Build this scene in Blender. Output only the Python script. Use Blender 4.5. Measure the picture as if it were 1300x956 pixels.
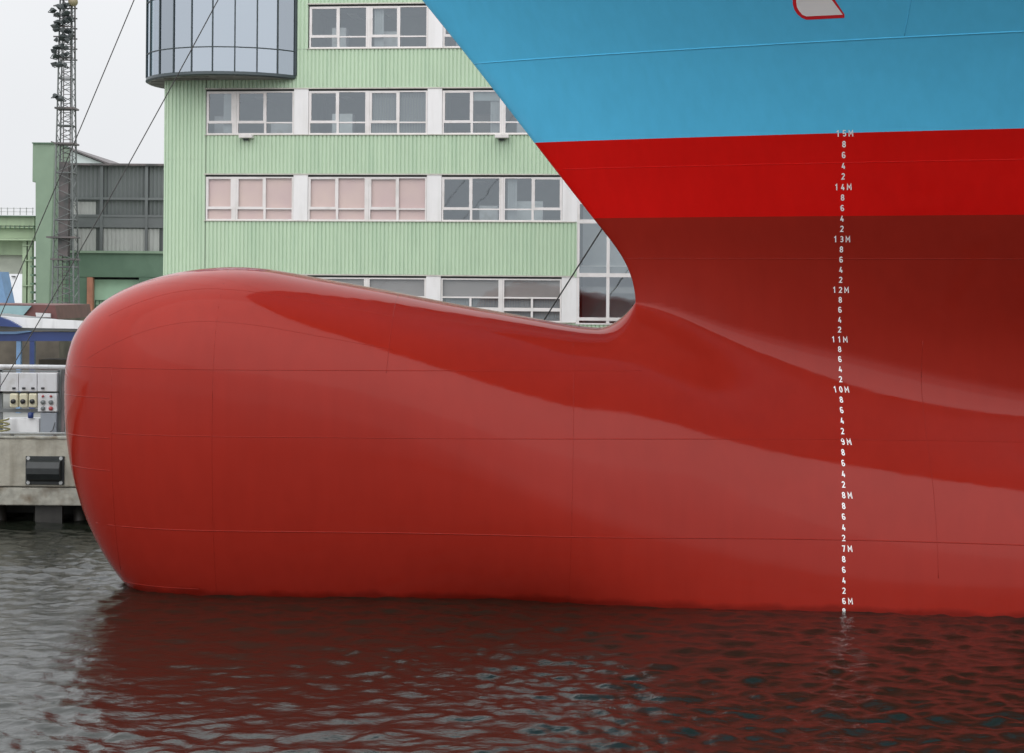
import bpy, bmesh, math, random
import numpy as np
from mathutils import Vector
for o in list(bpy.data.objects): bpy.data.objects.remove(o)
S = bpy.context.scene
C = bpy.context.scene.collection
R = random.Random(7)

# ------------------------------------------------------------------ camera
F = 2300.0; ROLL = 0.008; CAMH = 6.15; PX, PY = 650.0, 368.0
cam = bpy.data.cameras.new('camera'); co = bpy.data.objects.new('camera', cam); C.objects.link(co)
cam.sensor_width = 36; cam.lens = 36*F/1300; cam.shift_y = -(478-PY)/1300
cam.clip_end = 5000; cam.clip_start = 0.1
co.location = (0, 0, CAMH)
from mathutils import Matrix
co.matrix_world = Matrix.Translation((0, 0, CAMH)) @ Matrix.Rotation(math.pi/2, 4, 'X') @ Matrix.Rotation(ROLL, 4, 'Z')
S.camera = co

# ------------------------------------------------------------------ overcast sky
SUN_EL, SUN_AZ = math.radians(52), math.radians(200)      # azimuth clockwise from +Y: behind the camera
w = bpy.data.worlds.new("World"); S.world = w; w.use_nodes = True
nt = w.node_tree; nt.nodes.clear()
N, L = nt.nodes.new, nt.links.new
out = N('ShaderNodeOutputWorld'); bg = N('ShaderNodeBackground'); L(bg.outputs[0], out.inputs[0])
bg.inputs['Strength'].default_value = 0.1
sky = N('ShaderNodeTexSky'); sky.sky_type = 'NISHITA'; sky.sun_disc = False
sky.sun_elevation = SUN_EL; sky.sun_rotation = SUN_AZ
hs = N('ShaderNodeHueSaturation'); hs.inputs['Saturation'].default_value = 0.25; L(sky.outputs[0], hs.inputs['Color'])
tc = N('ShaderNodeTexCoord'); sp = N('ShaderNodeSeparateXYZ'); L(tc.outputs['Generated'], sp.inputs[0])
cr = N('ShaderNodeValToRGB'); L(sp.outputs['Z'], cr.inputs[0])
e = cr.color_ramp.elements
e[0].position = 0.0; e[0].color = (7.8, 7.95, 8.2, 1)
e[1].position = 1.0; e[1].color = (15.5, 15.8, 16.3, 1)
x = cr.color_ramp.elements.new(0.16); x.color = (8.5, 8.65, 8.9, 1)
x = cr.color_ramp.elements.new(0.36); x.color = (12.0, 12.2, 12.6, 1)
# soft cloud mottling
nz = N('ShaderNodeTexNoise'); nz.inputs['Scale'].default_value = 2.2; nz.inputs['Detail'].default_value = 4
L(tc.outputs['Generated'], nz.inputs['Vector'])
mr = N('ShaderNodeMapRange'); mr.inputs[1].default_value = .3; mr.inputs[2].default_value = .7
mr.inputs[3].default_value = .93; mr.inputs[4].default_value = 1.07; L(nz.outputs[0], mr.inputs[0])
vm = N('ShaderNodeVectorMath'); vm.operation = 'SCALE'; L(cr.outputs[0], vm.inputs[0]); L(mr.outputs[0], vm.inputs['Scale'])
md = N('ShaderNodeMapRange'); md.inputs[1].default_value = .1; md.inputs[2].default_value = -.75; md.inputs[3].default_value = 1.0; md.inputs[4].default_value = 1.5
md.interpolation_type = 'SMOOTHSTEP'; L(sp.outputs['Y'], md.inputs[0])
vs_ = N('ShaderNodeVectorMath'); vs_.operation = 'SCALE'; L(vm.outputs[0], vs_.inputs[0]); L(md.outputs[0], vs_.inputs['Scale'])
mx = N('ShaderNodeMix'); mx.data_type = 'RGBA'; mx.inputs[0].default_value = 0.05
L(vs_.outputs[0], mx.inputs[6]); L(hs.outputs[0], mx.inputs[7]); L(mx.outputs[2], bg.inputs['Color'])

sl = bpy.data.lights.new('sun', 'SUN'); sl.energy = 0.5; sl.angle = math.radians(75); sl.color = (1, .97, .93)
so = bpy.data.objects.new('sun', sl); C.objects.link(so)
sd = Vector((math.sin(SUN_AZ)*math.cos(SUN_EL), math.cos(SUN_AZ)*math.cos(SUN_EL), math.sin(SUN_EL)))
so.rotation_euler = sd.to_track_quat('Z', 'Y').to_euler(); so.location = (0, -20, 60)
S.view_settings.view_transform = 'Standard'; S.view_settings.look = 'None'
S.view_settings.exposure = 0.12; S.view_settings.gamma = 1
S.render.engine = 'CYCLES'

# ------------------------------------------------------------------ helpers
def W(x, y, D):
    """world point seen at photo pixel x, y at distance D"""
    dx, dy = x-PX, y-PY
    return Vector(((dx+ROLL*dy)*D/F, D, CAMH-(dy-ROLL*dx)*D/F))

def tag(o, label=None, cat=None, group=None, kind=None):
    if label: o['label'] = label
    if cat: o['category'] = cat
    if group: o['group'] = group
    if kind: o['kind'] = kind
    return o
def empty(name, loc=(0, 0, 0), rz=0, **k):
    o = bpy.data.objects.new(name, None); C.objects.link(o); o.location = loc; o.rotation_euler[2] = rz
    o.empty_display_size = .3
    return tag(o, **k)

class MB:
    """collects shapes, builds ONE mesh object (coordinates local to the parent)"""
    def __init__(s): s.v = []; s.f = []; s.sm = []; s.mi = []
    def add(s, vs, fs, smooth=False, mi=0):
        n = len(s.v); s.v += [tuple(v) for v in vs]
        for f in fs: s.f.append([i+n for i in f]); s.sm.append(smooth); s.mi.append(mi)
        return s
    def box(s, x0, x1, y0, y1, z0, z1, mi=0):
        vs = [(x, y, z) for z in (z0, z1) for y in (y0, y1) for x in (x0, x1)]
        return s.add(vs, [(0, 2, 3, 1), (4, 5, 7, 6), (0, 1, 5, 4), (2, 6, 7, 3), (0, 4, 6, 2), (1, 3, 7, 5)], mi=mi)
    def prism(s, poly, y0, y1, mi=0):
        """poly in x,z extruded along y"""
        n = len(poly); vs = [(p[0], y0, p[1]) for p in poly]+[(p[0], y1, p[1]) for p in poly]
        fs = [list(range(n)), list(range(2*n-1, n-1, -1))]+[(i, i+n, (i+1) % n+n, (i+1) % n) for i in range(n)]
        return s.add(vs, fs, mi=mi)
    def tube(s, pts, r, n=8, cap=True, smooth=True, mi=0):
        pts = [Vector(p) for p in pts]; vs = []; fs = []
        up = Vector((0, 0, 1))
        for i, p in enumerate(pts):
            t = (pts[min(i+1, len(pts)-1)]-pts[max(i-1, 0)]).normalized()
            a = t.cross(up)
            if a.length < .05: a = t.cross(Vector((0, 1, 0)))
            a.normalize(); b = t.cross(a)
            rr = r[i] if isinstance(r, (list, tuple)) else r
            for k in range(n):
                q = 2*math.pi*k/n; vs.append(p+a*math.cos(q)*rr+b*math.sin(q)*rr)
        for i in range(len(pts)-1):
            for k in range(n): fs.append((i*n+k, i*n+(k+1) % n, (i+1)*n+(k+1) % n, (i+1)*n+k))
        if cap: fs.append(list(range(n))[::-1]); fs.append([len(vs)-n+k for k in range(n)])
        return s.add(vs, fs, smooth, mi)
    def build(s, name, mat, parent=None, bevel=0):
        me = bpy.data.meshes.new(name); me.from_pydata(s.v, [], s.f)
        me.polygons.foreach_set('use_smooth', s.sm); me.polygons.foreach_set('material_index', s.mi)
        bm = bmesh.new(); bm.from_mesh(me); bmesh.ops.recalc_face_normals(bm, faces=bm.faces); bm.to_mesh(me); bm.free()
        for m in (mat if isinstance(mat, (list, tuple)) else [mat]): me.materials.append(m)
        o = bpy.data.objects.new(name, me); C.objects.link(o)
        if parent: o.parent = parent
        if bevel:
            b = o.modifiers.new('bevel', 'BEVEL'); b.width = bevel; b.segments = 2; b.limit_method = 'ANGLE'
        return o

def mat(name, col, rough=.6, metal=0, spec=.5, var=.12, vscale=1.5, bump=0, bscale=20, dirt=None, dscale=.6, streak=0, col2=None):
    """principled paint with noise variation, optional dirt stains and vertical streaks"""
    m = bpy.data.materials.new(name); m.use_nodes = True; nt = m.node_tree; n, l = nt.nodes.new, nt.links.new
    b = nt.nodes['Principled BSDF']; b.inputs['Roughness'].default_value = rough
    b.inputs['Metallic'].default_value = metal; b.inputs['Specular IOR Level'].default_value = spec
    tc = n('ShaderNodeTexCoord'); t = n('ShaderNodeTexNoise'); t.inputs['Scale'].default_value = vscale
    t.inputs['Detail'].default_value = 6; l(tc.outputs['Object'], t.inputs['Vector'])
    mp = n('ShaderNodeMapRange'); mp.inputs[1].default_value = .3; mp.inputs[2].default_value = .7; l(t.outputs[0], mp.inputs[0])
    mx = n('ShaderNodeMix'); mx.data_type = 'RGBA'; l(mp.outputs[0], mx.inputs[0])
    c = Vector(col); a = c*(1-var); d = Vector(col2) if col2 else c*(1+var)
    mx.inputs[6].default_value = (*a, 1); mx.inputs[7].default_value = (*d, 1)
    last = mx.outputs[2]
    if dirt:
        t2 = n('ShaderNodeTexNoise'); t2.inputs['Scale'].default_value = dscale; t2.inputs['Detail'].default_value = 8
        mpp = n('ShaderNodeMapping'); l(tc.outputs['Object'], mpp.inputs[0])
        if streak: mpp.inputs['Scale'].default_value = (streak, streak, .25)
        l(mpp.outputs[0], t2.inputs['Vector'])
        r2 = n('ShaderNodeMapRange'); r2.inputs[1].default_value = .48; r2.inputs[2].default_value = .72; l(t2.outputs[0], r2.inputs[0])
        m2 = n('ShaderNodeMix'); m2.data_type = 'RGBA'; l(r2.outputs[0], m2.inputs[0]); l(last, m2.inputs[6])
        m2.inputs[7].default_value = (*dirt, 1); last = m2.outputs[2]
    l(last, b.inputs['Base Color'])
    if bump:
        t3 = n('ShaderNodeTexNoise'); t3.inputs['Scale'].default_value = bscale; t3.inputs['Detail'].default_value = 5
        l(tc.outputs['Object'], t3.inputs['Vector'])
        bp = n('ShaderNodeBump'); bp.inputs['Strength'].default_value = bump; bp.inputs['Distance'].default_value = .02
        l(t3.outputs[0], bp.inputs['Height']); l(bp.outputs[0], b.inputs['Normal'])
    return m

M = {}
M['green'] = mat('green_cladding', (.47, .60, .43), .45, var=.04, vscale=.5, dirt=(.41, .545, .385), dscale=.8, streak=3)
M['white'] = mat('white_frame', (.74, .70, .68), .4, var=.03, dirt=(.6, .57, .54), dscale=1.5)
M['lintel'] = mat('lintel_strip', (.52, .50, .44), .5, var=.1, vscale=3)
M['pilaster'] = mat('pale_panel', (.78, .76, .75), .45, var=.03, dirt=(.68, .66, .64), dscale=1.2, streak=2)
M['gap_dark'] = mat('gap_shade', (.03, .032, .03), .7)
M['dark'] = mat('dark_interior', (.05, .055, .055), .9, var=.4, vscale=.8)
M['mull'] = mat('dark_mullion', (.03, .045, .05), .4)
M['soffit'] = mat('brown_soffit', (.16, .15, .14), .5, var=.2, vscale=4)
M['concrete'] = mat('quay_concrete', (.36, .34, .28), .85, var=.2, vscale=2.5, bump=.6, bscale=12, dirt=(.16, .14, .10), dscale=1.3, streak=1.6)
M['concrete2'] = mat('quay_concrete_low', (.34, .33, .28), .85, var=.25, vscale=5, bump=.8, bscale=8, dirt=(.14, .10, .06), dscale=1.8)
M['apron'] = mat('apron_concrete', (.30, .30, .28), .9, var=.15, vscale=.6, dirt=(.18, .18, .16))
M['pile'] = mat('wet_timber', (.028, .026, .022), .5, var=.4, vscale=4)
M['rubber'] = mat('black_rubber', (.015, .018, .018), .45, var=.3, vscale=6)
M['steel'] = mat('grey_steel', (.15, .16, .16), .5, var=.15, vscale=3)
M['galv'] = mat('galvanised_steel', (.42, .43, .42), .5, var=.1, vscale=3, metal=.2)
M['dsteel'] = mat('dark_steel', (.08, .085, .085), .6, var=.25, vscale=2, col2=(.16, .13, .13))
M['lamp'] = mat('lamp_housing', (.045, .055, .055), .5)
M['cab'] = mat('white_cabinet', (.62, .62, .63), .4, var=.05, dirt=(.48, .47, .45), dscale=3)
M['cream'] = mat('cream_socket', (.62, .58, .42), .4, var=.06)
M['grey'] = mat('grey_cabinet', (.24, .26, .29), .45, var=.08)
M['black'] = mat('black_plastic', (.02, .02, .022), .4)
M['redp'] = mat('red_plastic', (.35, .05, .05), .4)
M['navy'] = mat('navy_paint', (.022, .045, .16), .4, var=.15)
M['lblue'] = mat('light_blue_paint', (.16, .28, .46), .5)
M['roofw'] = mat('white_fascia', (.72, .72, .72), .4, var=.04, dirt=(.5, .5, .5), dscale=2, streak=2)
M['brown'] = mat('red_brown_sheet', (.13, .05, .045), .6, var=.25, vscale=2)
M['teal'] = mat('teal_glass', (.22, .36, .38), .15, spec=.8, var=.15)
M['dgreen'] = mat('dark_green_panel', (.10, .17, .115), .55, var=.06, dirt=(.07, .13, .085))
M['mgreen'] = mat('mid_green_panel', (.20, .275, .195), .55, var=.05, dirt=(.17, .24, .17))
M['pgreen'] = mat('pale_green_steel', (.36, .46, .30), .5, var=.06, dirt=(.27, .35, .23), dscale=1, streak=2)
M['lgreen'] = mat('light_green_wall', (.40, .60, .44), .6, var=.05)
M['khaki'] = mat('khaki_wall', (.42, .44, .38), .7, var=.1)
M['roofg'] = mat('pale_roof_sheet', (.52, .58, .56), .5, var=.05)
M['orange'] = mat('rusty_orange_paint', (.40, .17, .11), .6, var=.2)
M['bgwhite'] = mat('white_sheet_wall', (.80, .80, .82), .5, var=.03)
M['rope'] = mat('dark_rope', (.10, .10, .095), .9, var=.3, vscale=8)
M['shed'] = mat('brown_shed', (.10, .085, .065), .8, var=.4, vscale=1.2)
M['markw'] = mat('white_mark_paint', (.93, .93, .91), .4, var=.03)
M['markb'] = mat('black_mark_paint', (.02, .03, .05), .4)
M['markr'] = mat('red_mark_paint', (.75, .02, .03), .4, var=.03)
M['blind'] = mat('grey_blind', (.26, .27, .27), .8, var=.1, vscale=.7)
M['curtain'] = mat('rose_reflection', (.62, .46, .44), .7, var=.05, vscale=.9, col2=(.66, .51, .45))  # red ship side's reflection in the panes, put in as colour
M['bollard'] = mat('bollard_iron', (.04, .04, .045), .5)

def glass_window(name, tint, refl, gl=(.85, .93, 1)):
    m = bpy.data.materials.new(name); m.use_nodes = True; nt = m.node_tree; nt.nodes.clear(); n, l = nt.nodes.new, nt.links.new
    o = n('ShaderNodeOutputMaterial'); t = n('ShaderNodeBsdfTransparent'); t.inputs[0].default_value = (*tint, 1)
    g = n('ShaderNodeBsdfGlossy'); g.inputs['Roughness'].default_value = .02; g.inputs[0].default_value = (*gl, 1)
    lw = n('ShaderNodeLayerWeight'); lw.inputs[0].default_value = .5
    pw = n('ShaderNodeMath'); pw.operation = 'POWER'; pw.inputs[1].default_value = 5; l(lw.outputs['Facing'], pw.inputs[0])
    ad = n('ShaderNodeMath'); ad.operation = 'MULTIPLY_ADD'; ad.inputs[1].default_value = .9; ad.inputs[2].default_value = refl+.04; ad.use_clamp = True; l(pw.outputs[0], ad.inputs[0])
    # slightly uneven panes: large soft ripples bend the reflection
    tc = n('ShaderNodeTexCoord'); ns = n('ShaderNodeTexNoise'); ns.inputs['Scale'].default_value = .8; l(tc.outputs['Object'], ns.inputs['Vector'])
    bp = n('ShaderNodeBump'); bp.inputs['Strength'].default_value = .15; bp.inputs['Distance'].default_value = .02; l(ns.outputs[0], bp.inputs['Height']); l(bp.outputs[0], g.inputs['Normal'])
    mx = n('ShaderNodeMixShader'); l(ad.outputs[0], mx.inputs[0]); l(t.outputs[0], mx.inputs[1]); l(g.outputs[0], mx.inputs[2]); l(mx.outputs[0], o.inputs[0])
    return m
M['glass'] = glass_window('window_glass', (.72, .75, .74), .13)
M['cyl_glass'] = glass_window('curved_facade_glass', (.25, .32, .38), .42, (.78, .86, .95))

# ------------------------------------------------------------------ hull form (draft metres z, world Z = z-5.8)
DR = 5.8; YC = 37.7
class Spline:
    def __init__(s, pts):
        pts = sorted(pts); s.x = np.array([p[0] for p in pts], float); s.y = np.array([p[1] for p in pts], float)
        n = len(s.x); h = np.diff(s.x); A = np.eye(n); r = np.zeros(n)
        for i in range(1, n-1):
            A[i, i-1] = h[i-1]; A[i, i] = 2*(h[i-1]+h[i]); A[i, i+1] = h[i]
            r[i] = 6*((s.y[i+1]-s.y[i])/h[i]-(s.y[i]-s.y[i-1])/h[i-1])
        s.m = np.linalg.solve(A, r)
    def __call__(s, q):
        q = np.clip(q, s.x[0], s.x[-1]); i = np.clip(np.searchsorted(s.x, q)-1, 0, len(s.x)-2)
        h = s.x[i+1]-s.x[i]; a = (s.x[i+1]-q)/h; b = (q-s.x[i])/h
        return a*s.y[i]+b*s.y[i+1]+((a**3-a)*s.m[i]+(b**3-b)*s.m[i+1])*h*h/6
s_zt = Spline([(-12, 12.42), (-8, 12.42), (-6, 12.41), (-5, 12.33), (-4.1, 12.18), (-2.6, 11.92), (-1.49, 11.71), (-.28, 11.5), (.73, 11.32), (1.5, 11.2), (2.3, 11.15), (3.2, 11.0), (4.5, 10.6), (6.5, 10.22), (8, 10.07), (10, 9.98), (14, 9.9), (46, 9.5)])
s_zw = Spline([(-12, 9.6), (-6, 9.6), (-4, 9.35), (-2, 8.9), (1.3, 7.55), (4, 6.75), (6.5, 6.25), (10, 6.2), (20, 5.5), (46, 5)])
s_bm = Spline([(-12, 2.45), (-5, 2.45), (-2, 2.45), (1.3, 2.6), (4, 2.62), (6.5, 2.79), (10, 3.42), (20, 5.2), (46, 9)])
s_hb = Spline([(-12, 4.8), (-5, 4.8), (-2, 4.13), (1.3, 2.85), (4, 4), (6.5, 5.5), (10, 6), (46, 10)])
s_xs = Spline([(26, -8.0), (24, -6.7), (22, -5.2), (18, -1.95), (16.64, -.84), (15, .45), (14.3, 1.0), (13.25, 1.84), (12.69, 2.26), (12.25, 2.47), (11.84, 2.56), (11, 2.5), (9, 2.3), (0, 2.0)])
s_k = Spline([(0, .12), (5, .14), (8, .178), (10, .229), (11, .268), (12, .355), (13.45, .46), (15, .53), (16.64, .64), (18, .78), (20, 1.1), (22, 1.9), (23.5, 3.0), (26, 3.5)])
s_ps = Spline([(-12, 2.4), (-5, 2.4), (-2, 2.2), (1.3, 1.85), (4, 1.8), (6.5, 1.8), (46, 1.8)])
s_kk = Spline([(-12, 1.0), (-2, 1.0), (.5, 1.5), (2, 1.8), (4, 2.5), (6.5, 3.7), (10, 4.0), (46, 4.0)])
X0, AN, QN, PT = -5.0, 4.25, 2.35, 3.0
def G(X, z):
    X = np.asarray(X, float); z = np.asarray(z, float)
    zw = s_zw(X); zt = s_zt(X); up = z-zw
    s = (np.maximum(X0-X, 0)/AN)**QN; q = np.abs(up)/(zt-zw); wt = s/(s+.15)
    t = np.where(up > 0, q**s_ps(X)*(1-wt)+q**PT*wt, (np.abs(up)/s_hb(X))**2*(1-wt)+(np.abs(up)/5.25)**2*wt)
    gb = s_bm(X)**2*(1-np.minimum(t, 6)-np.minimum(s, 6))
    d = X-s_xs(z); k = s_k(z); B = 15.5
    b = B*(1-np.exp(-k*np.maximum(d, 0)/B)); 
    gh = np.where(d > 0, b*(b+.26), .26*k*d-3*d*d)
    kk = s_kk(X); h = np.maximum(kk-np.abs(gb-gh), 0)
    return np.maximum(gb, gh)+h*h/(4*kk)
DECK = 22.85; AFT = 44.0
def FF(X, Y, z):
    f = (Y*Y-G(X, z))
    f = np.maximum(f, (z-DECK)*3); f = np.maximum(f, (X-AFT)*3)
    return f
def seq(*segs):
    out = [segs[0][0]]
    for a, b, st in segs:
        n = max(1, int(round((b-a)/st))); out += list(np.linspace(a, b, n+1)[1:])
    return np.array(out)
def hull_mesh():
    xs = seq((-9.8, -8.6, .06), (-8.6, 11, .09), (11, 20, .25), (20, 45, .8))
    ys = seq((-16.5, -8, .6), (-8, -5, .2), (-5, -.5, .09), (-.5, .5, .045), (.5, 5, .25), (5, 16.5, .8))+.013
    zs = seq((3.6, 5.6, .2), (5.6, 12.8, .08), (12.8, 18.6, .11), (18.6, 24.0, .3))
    XX, ZZ = np.meshgrid(xs, zs, indexing='ij')
    g = G(XX, ZZ)
    f = ys[None, :, None]**2-g[:, None, :]
    f = np.maximum(f, ((ZZ-DECK)*3)[:, None, :]); f = np.maximum(f, ((XX-AFT)*3)[:, None, :])
    ins = f < 0
    nx, ny, nz = f.shape
    cnt = np.zeros((nx-1, ny-1, nz-1), np.int8)
    for i in (0, 1):
        for j in (0, 1):
            for k in (0, 1): cnt += ins[i:nx-1+i, j:ny-1+j, k:nz-1+k]
    act = (cnt > 0) & (cnt < 8)
    idx = -np.ones(act.shape, np.int64); ai, aj, ak = np.nonzero(act); idx[ai, aj, ak] = np.arange(len(ai))
    P = np.zeros((len(ai), 3)); n = np.zeros(len(ai))
    corners = [(i, j, k) for i in (0, 1) for j in (0, 1) for k in (0, 1)]
    def cp(c): return np.stack([xs[ai+c[0]], ys[aj+c[1]], zs[ak+c[2]]], 1), f[ai+c[0], aj+c[1], ak+c[2]]
    for a in corners:
        for ax in range(3):
            if a[ax] == 0:
                b = list(a); b[ax] = 1; pa, fa = cp(a); pb, fb = cp(tuple(b))
                m = (fa < 0) != (fb < 0); t = np.where(m, fa/np.where(fa-fb == 0, 1, fa-fb), 0)
                P += np.where(m[:, None], pa+(pb-pa)*t[:, None], 0); n += m
    P /= n[:, None]
    def grad(P):
        e = .004; gr = np.zeros_like(P)
        for a in range(3):
            d = np.zeros(3); d[a] = e; q1 = P+d; q0 = P-d
            gr[:, a] = (FF(*q1.T)-FF(*q0.T))/(2*e)
        return gr
    for it in range(7):
        gr = grad(P); v = FF(*P.T); st = v/np.maximum((gr**2).sum(1), 1e-4)
        dl = gr*st[:, None]; ln = np.sqrt((dl**2).sum(1)); dl *= np.minimum(1, .12/np.maximum(ln, 1e-9))[:, None]; P -= dl
    gr = grad(P); nn = gr/np.maximum(np.sqrt((gr**2).sum(1)), 1e-6)[:, None]
    quads = []
    for ax in range(3):
        o1, o2 = [(1, 2), (0, 2), (0, 1)][ax]
        a = [slice(None)]*3; b = [slice(None)]*3; a[ax] = slice(0, -1); b[ax] = slice(1, None)
        ch = ins[tuple(a)] != ins[tuple(b)]
        ii = np.array(np.nonzero(ch))
        m = (ii[o1] > 0) & (ii[o2] > 0) & (ii[o1] < f.shape[o1]-1) & (ii[o2] < f.shape[o2]-1); ii = ii[:, m]
        sg = ins[tuple(a)][tuple(ii)]
        q = []
        for d1, d2 in ((-1, -1), (0, -1), (0, 0), (-1, 0)):
            c = ii.copy(); c[o1] += d1; c[o2] += d2; q.append(idx[tuple(c)])
        q = np.stack(q, 1); flip = sg if ax != 1 else ~sg
        q[~flip] = q[~flip][:, ::-1]; quads.append(q)
    quads = np.concatenate(quads); quads = quads[(quads >= 0).all(1)]
    V = P.copy(); V[:, 1] += YC; V[:, 2] -= DR
    me = bpy.data.meshes.new('hull'); me.from_pydata(V.tolist(), [], quads.tolist())
    me.polygons.foreach_set('use_smooth', [True]*len(me.polygons)); me.update()
    me.normals_split_custom_set_from_vertices(nn.tolist())
    return me
def HP(X, z, off=0.0):
    """point on the near side of the hull, pushed out by off"""
    g = float(G(X, z)); b = math.sqrt(max(g, 0))
    if off:
        e = .01; gx = (float(G(X+e, z))-float(G(X-e, z)))/(2*e); gz = (float(G(X, z+e))-float(G(X, z-e)))/(2*e)
        n = Vector((-gx, -2*b, -gz)).normalized()
        return Vector((X, YC-b, z-DR))+n*off
    return Vector((X, YC-b, z-DR))
def pixX(x, y, z):
    """X of the hull point at height z that shows at photo column x"""
    X = (x-PX)*YC/F
    for _ in range(12):
        b = math.sqrt(max(float(G(X, z)), 0)); X = (x-PX+ROLL*(y-PY))*(YC-b)/F
    return X
def pixH(x, y):
    """hull X, z showing at pixel"""
    D = YC-2
    for _ in range(25):
        p = W(x, y, D); b = math.sqrt(max(float(G(p.x, p.z+DR)), 0)); D = .5*D+.5*(YC-b)
    return p.x, p.z+DR

def hull_paint():
    m = bpy.data.materials.new('hull_paint'); m.use_nodes = True; nt = m.node_tree; n, l = nt.nodes.new, nt.links.new
    b = nt.nodes['Principled BSDF']; b.inputs['Roughness'].default_value = .11; b.inputs['Specular IOR Level'].default_value = .17
    tc = n('ShaderNodeTexCoord'); sp = n('ShaderNodeSeparateXYZ'); l(tc.outputs['Object'], sp.inputs[0])
    def noise(scale, detail=5, src=None):
        t = n('ShaderNodeTexNoise'); t.inputs['Scale'].default_value = scale; t.inputs['Detail'].default_value = detail
        l(src or tc.outputs['Object'], t.inputs['Vector']); return t.outputs[0]
    def var(c, a, nz):
        mx = n('ShaderNodeMix'); mx.data_type = 'RGBA'; l(nz, mx.inputs[0]); mx.inputs[6].default_value = (*[v*(1-a) for v in c], 1)
        mx.inputs[7].default_value = (*[v*(1+a) for v in c], 1); return mx.outputs[2]
    nz = noise(.9)
    mpv = n('ShaderNodeMapping'); mpv.inputs['Scale'].default_value = (3.0, 3.0, .35); l(tc.outputs['Object'], mpv.inputs[0])
    st = noise(1.6, 7, mpv.outputs[0]); mm = n('ShaderNodeMath'); mm.operation = 'MULTIPLY_ADD'; mm.inputs[1].default_value = .55; l(st, mm.inputs[0])
    mh = n('ShaderNodeMath'); mh.operation = 'MULTIPLY'; mh.inputs[1].default_value = .45; l(nz, mh.inputs[0]); l(mh.outputs[0], mm.inputs[2])
    mq = n('ShaderNodeMapRange'); mq.inputs[1].default_value = .3; mq.inputs[2].default_value = .7; l(mm.outputs[0], mq.inputs[0]); nz = mq.outputs[0]
    anti = var(RED_ANTI, .06, nz); boot = var(RED_BOOT, .06, nz); blue = var(BLUE, .05, nz)
    def step(z):   # slightly hand-cut paint edge
        a = n('ShaderNodeMath'); a.operation = 'GREATER_THAN'; l(sp.outputs['Z'], a.inputs[0]); a.inputs[1].default_value = z-DR; return a.outputs[0]
    m1 = n('ShaderNodeMix'); m1.data_type = 'RGBA'; l(step(13.45), m1.inputs[0]); l(anti, m1.inputs[6]); l(boot, m1.inputs[7])
    m2 = n('ShaderNodeMix'); m2.data_type = 'RGBA'; l(step(15.01), m2.inputs[0]); l(m1.outputs[2], m2.inputs[6]); l(blue, m2.inputs[7])
    # wet, slightly darker strip where the ripples lap the plating
    wn = n('ShaderNodeMath'); wn.operation = 'MULTIPLY_ADD'; l(noise(1.7, 6), wn.inputs[0]); wn.inputs[1].default_value = -.32; l(sp.outputs['Z'], wn.inputs[2])
    wr = n('ShaderNodeMapRange'); wr.inputs[1].default_value = -.13; wr.inputs[2].default_value = -.02; wr.inputs[3].default_value = .62; wr.inputs[4].default_value = 1.0; l(wn.outputs[0], wr.inputs[0])
    ws = n('ShaderNodeVectorMath'); ws.operation = 'SCALE'; l(m2.outputs[2], ws.inputs[0]); l(wr.outputs[0], ws.inputs['Scale'])
    l(ws.outputs[0], b.inputs['Base Color'])
    rr = n('ShaderNodeMapRange'); l(noise(2.5), rr.inputs[0]); rr.inputs[1].default_value = .3; rr.inputs[2].default_value = .7
    rr.inputs[3].default_value = .05; rr.inputs[4].default_value = .10; l(rr.outputs[0], b.inputs['Roughness'])
    # plate waviness and roller texture
    b1 = n('ShaderNodeBump'); b1.inputs['Strength'].default_value = .5; b1.inputs['Distance'].default_value = .02; l(noise(.75, 2), b1.inputs['Height'])
    b2 = n('ShaderNodeBump'); b2.inputs['Strength'].default_value = .10; b2.inputs['Distance'].default_value = .002; l(noise(30, 3), b2.inputs['Height'])
    b3 = n('ShaderNodeBump'); b3.inputs['Strength'].default_value = .22; b3.inputs['Distance'].default_value = .006; l(noise(2.6, 2), b3.inputs['Height'])
    l(b1.outputs[0], b3.inputs['Normal']); l(b3.outputs[0], b2.inputs['Normal']); l(b2.outputs[0], b.inputs['Normal'])
    return m
RED_ANTI = (.29, .0185, .0105); RED_BOOT = (.66, .008, .006); BLUE = (.115, .60, .93)
HP_M = hull_paint()

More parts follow.
